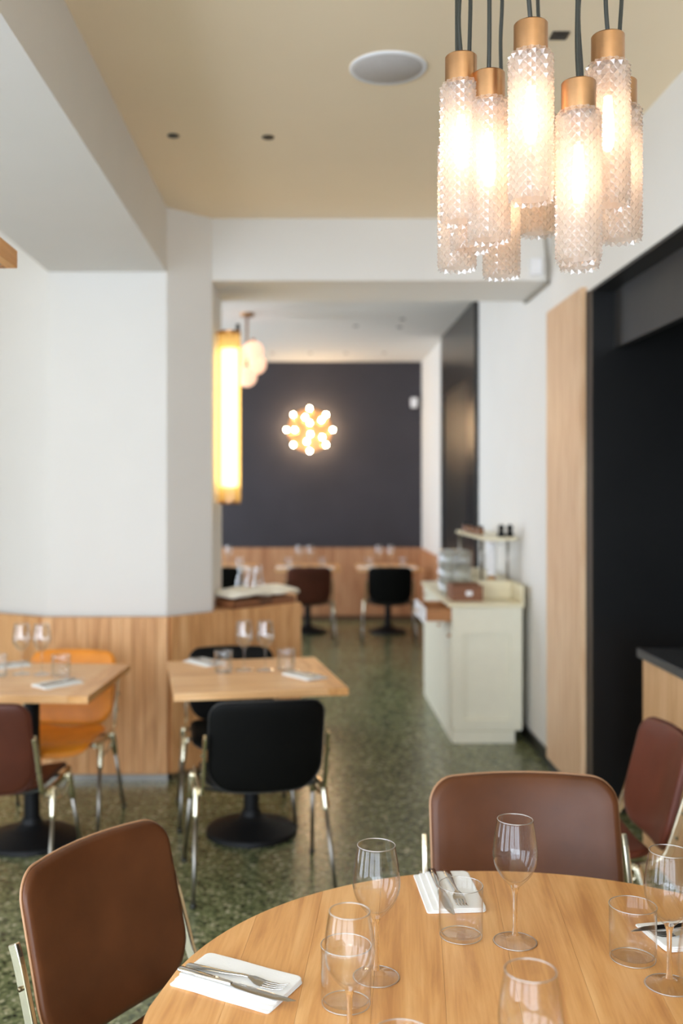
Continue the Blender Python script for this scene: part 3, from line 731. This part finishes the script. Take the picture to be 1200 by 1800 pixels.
# ------------------------------------------------------------------ service cabinet at the right wall
cx0, cx1, cy0, cy1, cz = .926, 1.375, 6.36, 7.90, .895
cab = thing('service_cabinet', 'pale sage service cabinet with cream top against the right wall', 'cabinet', (cx0, cy0, 0))
W, D = cx1-cx0, cy1-cy0
obj('plinth', box(.004, W-.045, .004, D, 0, .078), 'cabinet', cab)
bm = bm_new(); add_box(bm, .016, W, .016, D, .078, .76); add_box(bm, .30, W, .012, D, .76, cz-.025); add_box(bm, .012, .30, D-.02, D, .76, cz-.025); add_box(bm, .012, .30, .012, .03, .76, cz-.025)
obj('carcass', bm, 'cabinet', cab)
fr = obj('end_frame', box(.0, .0001, .0, .0001, .09, .0901), 'cabinet', cab)
bpy.data.objects.remove(fr)
bm = bm_new()
for x0, x1, z0, z1 in ((.0, .075, .092, cz-.026), (W-.075, W, .092, cz-.026), (.075, W-.075, .092, .15), (.075, W-.075, .70, cz-.026)): add_box(bm, x0, x1, 0, .0158, z0, z1)
obj('end_panel_frame', bm, 'cabinet', cab)
dw = (D-.02)/3
for k in range(3):
    y0 = .012+dw*k
    d_ = obj('door', box(0, .0115, y0+.004, y0+dw-.004, .09, .755), 'cabinet', cab, bevel=.002)
    obj('knob', add_tube(bm_new(), [(0, y0+.05, .68), (-.02, y0+.05, .68)], .009, 10), 'brass', d_, True)
    pull = -.18 if k == 0 else 0
    dr = obj('drawer', box(pull, pull+.018, y0+.004, y0+dw-.004, .765, cz-.03), 'white_plastic' if k == 0 else 'cabinet', cab, bevel=.002)
    bm = bm_new(); add_box(bm, pull+.018, pull+.27, y0+.02, y0+.034, .775, .855); add_box(bm, pull+.018, pull+.27, y0+dw-.034, y0+dw-.02, .775, .855); add_box(bm, pull+.018, pull+.27, y0+.034, y0+dw-.034, .775, .783)
    obj('drawer_box', bm, 'midwood', dr)
    obj('handle', add_tube(bm_new(), [(pull-.02, y0+.2, .82), (pull-.02, y0+.3, .82)], .006, 8), 'brass', dr, True)
obj('worktop', box(-.02, W+.012, -.018, D, cz-.025, cz), 'cabinet_top', cab, bevel=.004)
rb = obj('riser_box', box(.225, W-.005, .30, D-.1, cz, cz+.115), 'cabinet_top', cab, bevel=.003)
obj('back_rail', box(W-.003, W+.010, -.01, D, cz, cz+.115), 'cabinet_top', cab)
zs = 1.285
obj('shelf', box(.235, W+.02, .23, D-.15, zs, zs+.02), 'cabinet_top', cab, bevel=.003)
for xx in (.25, W-.02):
    for yy in (.36, D-.25): obj('shelf_post', add_tube(bm_new(), [(xx, yy, cz+.113), (xx, yy, zs)], .009, 10), 'steel_leg', cab, True)
def on_cab(x, y): return (cx0+x, cy0+y)
# things on the cabinet
bt = thing('wooden_crate', 'brown wooden tray box on the cream cabinet top in front of the stacked glasses', 'crate', (cx0+.02, cy0+.12, cz+.0005))
bm = bm_new()
for a in ((0, .20, 0, .012, 0, .10), (0, .20, .238, .25, 0, .10), (0, .012, .012, .238, 0, .10), (.188, .20, .012, .238, 0, .10), (.012, .188, .012, .238, 0, .01)): add_box(bm, *a)
obj('box', bm, 'darkwood', bt); obj('card', box(.09, .13, -.003, 0, .035, .065), 'white_plastic', bt)
jar = [(.0, 0), (.040, 0), (.043, .004), (.045, .10), (.043, .10), (.041, .008), (0, .006)]
k = 0
names = ['front left', 'front right', 'second left', 'second right', 'third left', 'third right']
for r_ in range(3):
    for q in range(2):
        for lv in range(3):
            t = tag(obj('stacked_glass', add_lathe(bm_new(), jar, 20), 'glass_far', smooth=True), '%s stack of glasses on the service cabinet, %s glass' % (names[r_*2+q], ('lowest', 'middle', 'topmost')[lv]), 'glass', 'stacked glasses on the service cabinet')
            t.location = (cx0+.05+.105*q, cy0+.46+.11*r_, cz+.0006+.103*lv)
for q in range(4):
    bm = bm_new(); add_lathe(bm, smooth_prof([(0, 0), (.03, 0), (.052, .03), (.062, .069), (.059, .069), (.047, .032), (.02, .006), (0, .006)], 2), 20)
    pl_ = tag(obj('white_bowl', bm, 'white_plastic', smooth=True), 'white bowl in the stack behind the glasses, %s of four' % ('lowest', 'second', 'third', 'topmost')[q], 'bowl', 'stacked bowls on the service cabinet')
    pl_.location = (cx0+.09, cy0+.92, cz+.0006+.07*q)
pr = thing('paper_roll', 'white paper roll upright on the riser box under the shelf', 'paper roll', (cx0+.335, cy0+.44, cz+.1155))
obj('roll', add_lathe(bm_new(), [(.012, .03), (.034, .03), (.034, .25), (.012, .25)], 24), 'white_plastic', pr, 40)
obj('stand', add_lathe(bm_new(), [(0, 0), (.032, 0), (.032, .012), (.010, .02), (.010, .255), (0, .255)], 20), 'brass', pr, 40)
for q, (xx, lb) in enumerate(((.375, 'left'), (.432, 'right'))):
    t = thing('pepper_mill', '%s of the two squat black mills on the right end of the cabinet shelf' % lb, 'pepper mill', (cx0+xx, cy0+.30, zs+.0205), group='black mills on the cabinet shelf')
    obj('body', add_lathe(bm_new(), smooth_prof([(.0, 0), (.026, 0), (.025, .02), (.017, .04), (.020, .052)], 3)+[(0, .052)], 18), 'iron', t, True)
    obj('head', add_lathe(bm_new(), smooth_prof([(.0, .052), (.019, .054), (.021, .066), (.012, .08), (0, .083)], 3), 18), 'iron', t, True)
for q, (xx, yy, lb) in enumerate(((.27, 1.15, 'leftmost'), (.27, .98, 'second from left'), (.28, .80, 'third from left'), (.29, .62, 'rightmost'))):
    t = thing('spice_jar', 'small amber jar on the cabinet shelf, %s of four' % lb, 'jar', (cx0+xx, cy0+yy, zs+.0205), group='amber jars on the cabinet shelf')
    obj('jar', add_lathe(bm_new(), [(0, 0), (.024, 0), (.025, .004), (.025, .042), (.018, .05), (0, .05)], 16), 'amber', t, 40); obj('lid', add_lathe(bm_new(), [(0, .05), (.02, .05), (.02, .064), (0, .065)], 16), 'iron', t, 40)

# ------------------------------------------------------------------ station counter things
wt = thing('serving_tray', 'brown wooden tray on the canted half wall under cream cloths', 'tray', (-.335, 6.19, HW), math.radians(45))
bm = bm_new(); add_box(bm, -.25, .25, -.12, .14, 0, .012)
for a in ((-.25, .25, -.12, -.106, .012, .045), (-.25, .25, .126, .14, .012, .045), (-.25, -.236, -.106, .126, .012, .045), (.236, .25, -.106, .126, .012, .045)): add_box(bm, *a)
obj('tray', bm, 'darkwood', wt, bevel=.001); obj('grip', box(-.05, .05, -.1205, -.1195, .020, .034), 'black_trim', wt)
for q, (ox, oy, hl, rz_, lb) in enumerate(((-.395, 6.135, .150, 43, 'left, larger cream folded cloth on the wooden tray'), (-.200, 6.335, .112, 47, 'right, smaller cream folded cloth on the wooden tray'))):
    def cm(x, y, s): return Vector((x, y, s+.020-.016*(x/hl)**2+.004*math.sin(y*30+q)+.004*math.sin(x*40)))
    c_ = tag(obj('folded_cloth', add_cushion(bm_new(), rrect(-hl, hl, -.135, .16, (.05, .05, .03, .03), 5), .030, cm, .5), 'cloth', smooth=True), lb, 'cloth', 'cream cloths on the tray')
    c_.location = (ox, oy, HW+.062); c_.rotation_euler = (0, 0, math.radians(rz_))
for q, (x, y, lb) in enumerate(((-.44, 6.72, 'left'), (-.37, 6.66, 'middle'), (-.33, 6.80, 'right'))):
    t = tag(obj('water_carafe', add_lathe(bm_new(), smooth_prof([(0, 0), (.036, 0), (.038, .01), (.036, .10), (.022, .15), (.024, .19), (.022, .19), (.020, .15), (.033, .10), (.034, .012), (0, .008)], 2), 20), 'glass_far', smooth=True), '%s of the three small glass carafes on the counter behind the cream cloths' % lb, 'carafe', 'glass carafes on the counter')
    t.location = (x, y, HW-.0035)

# ------------------------------------------------------------------ bar counter in the black room
bc = thing('bar_counter', 'oak bar counter with dark stone top at the right picture edge', 'counter', (1.49, 1.6, 0))
obj('body', box(.015, .6, 0, 2.86, .0, .865), 'counter_wood', bc); obj('stone_top', box(0, .62, -.02, 2.90, .866, .905), 'stone', bc, bevel=.003)
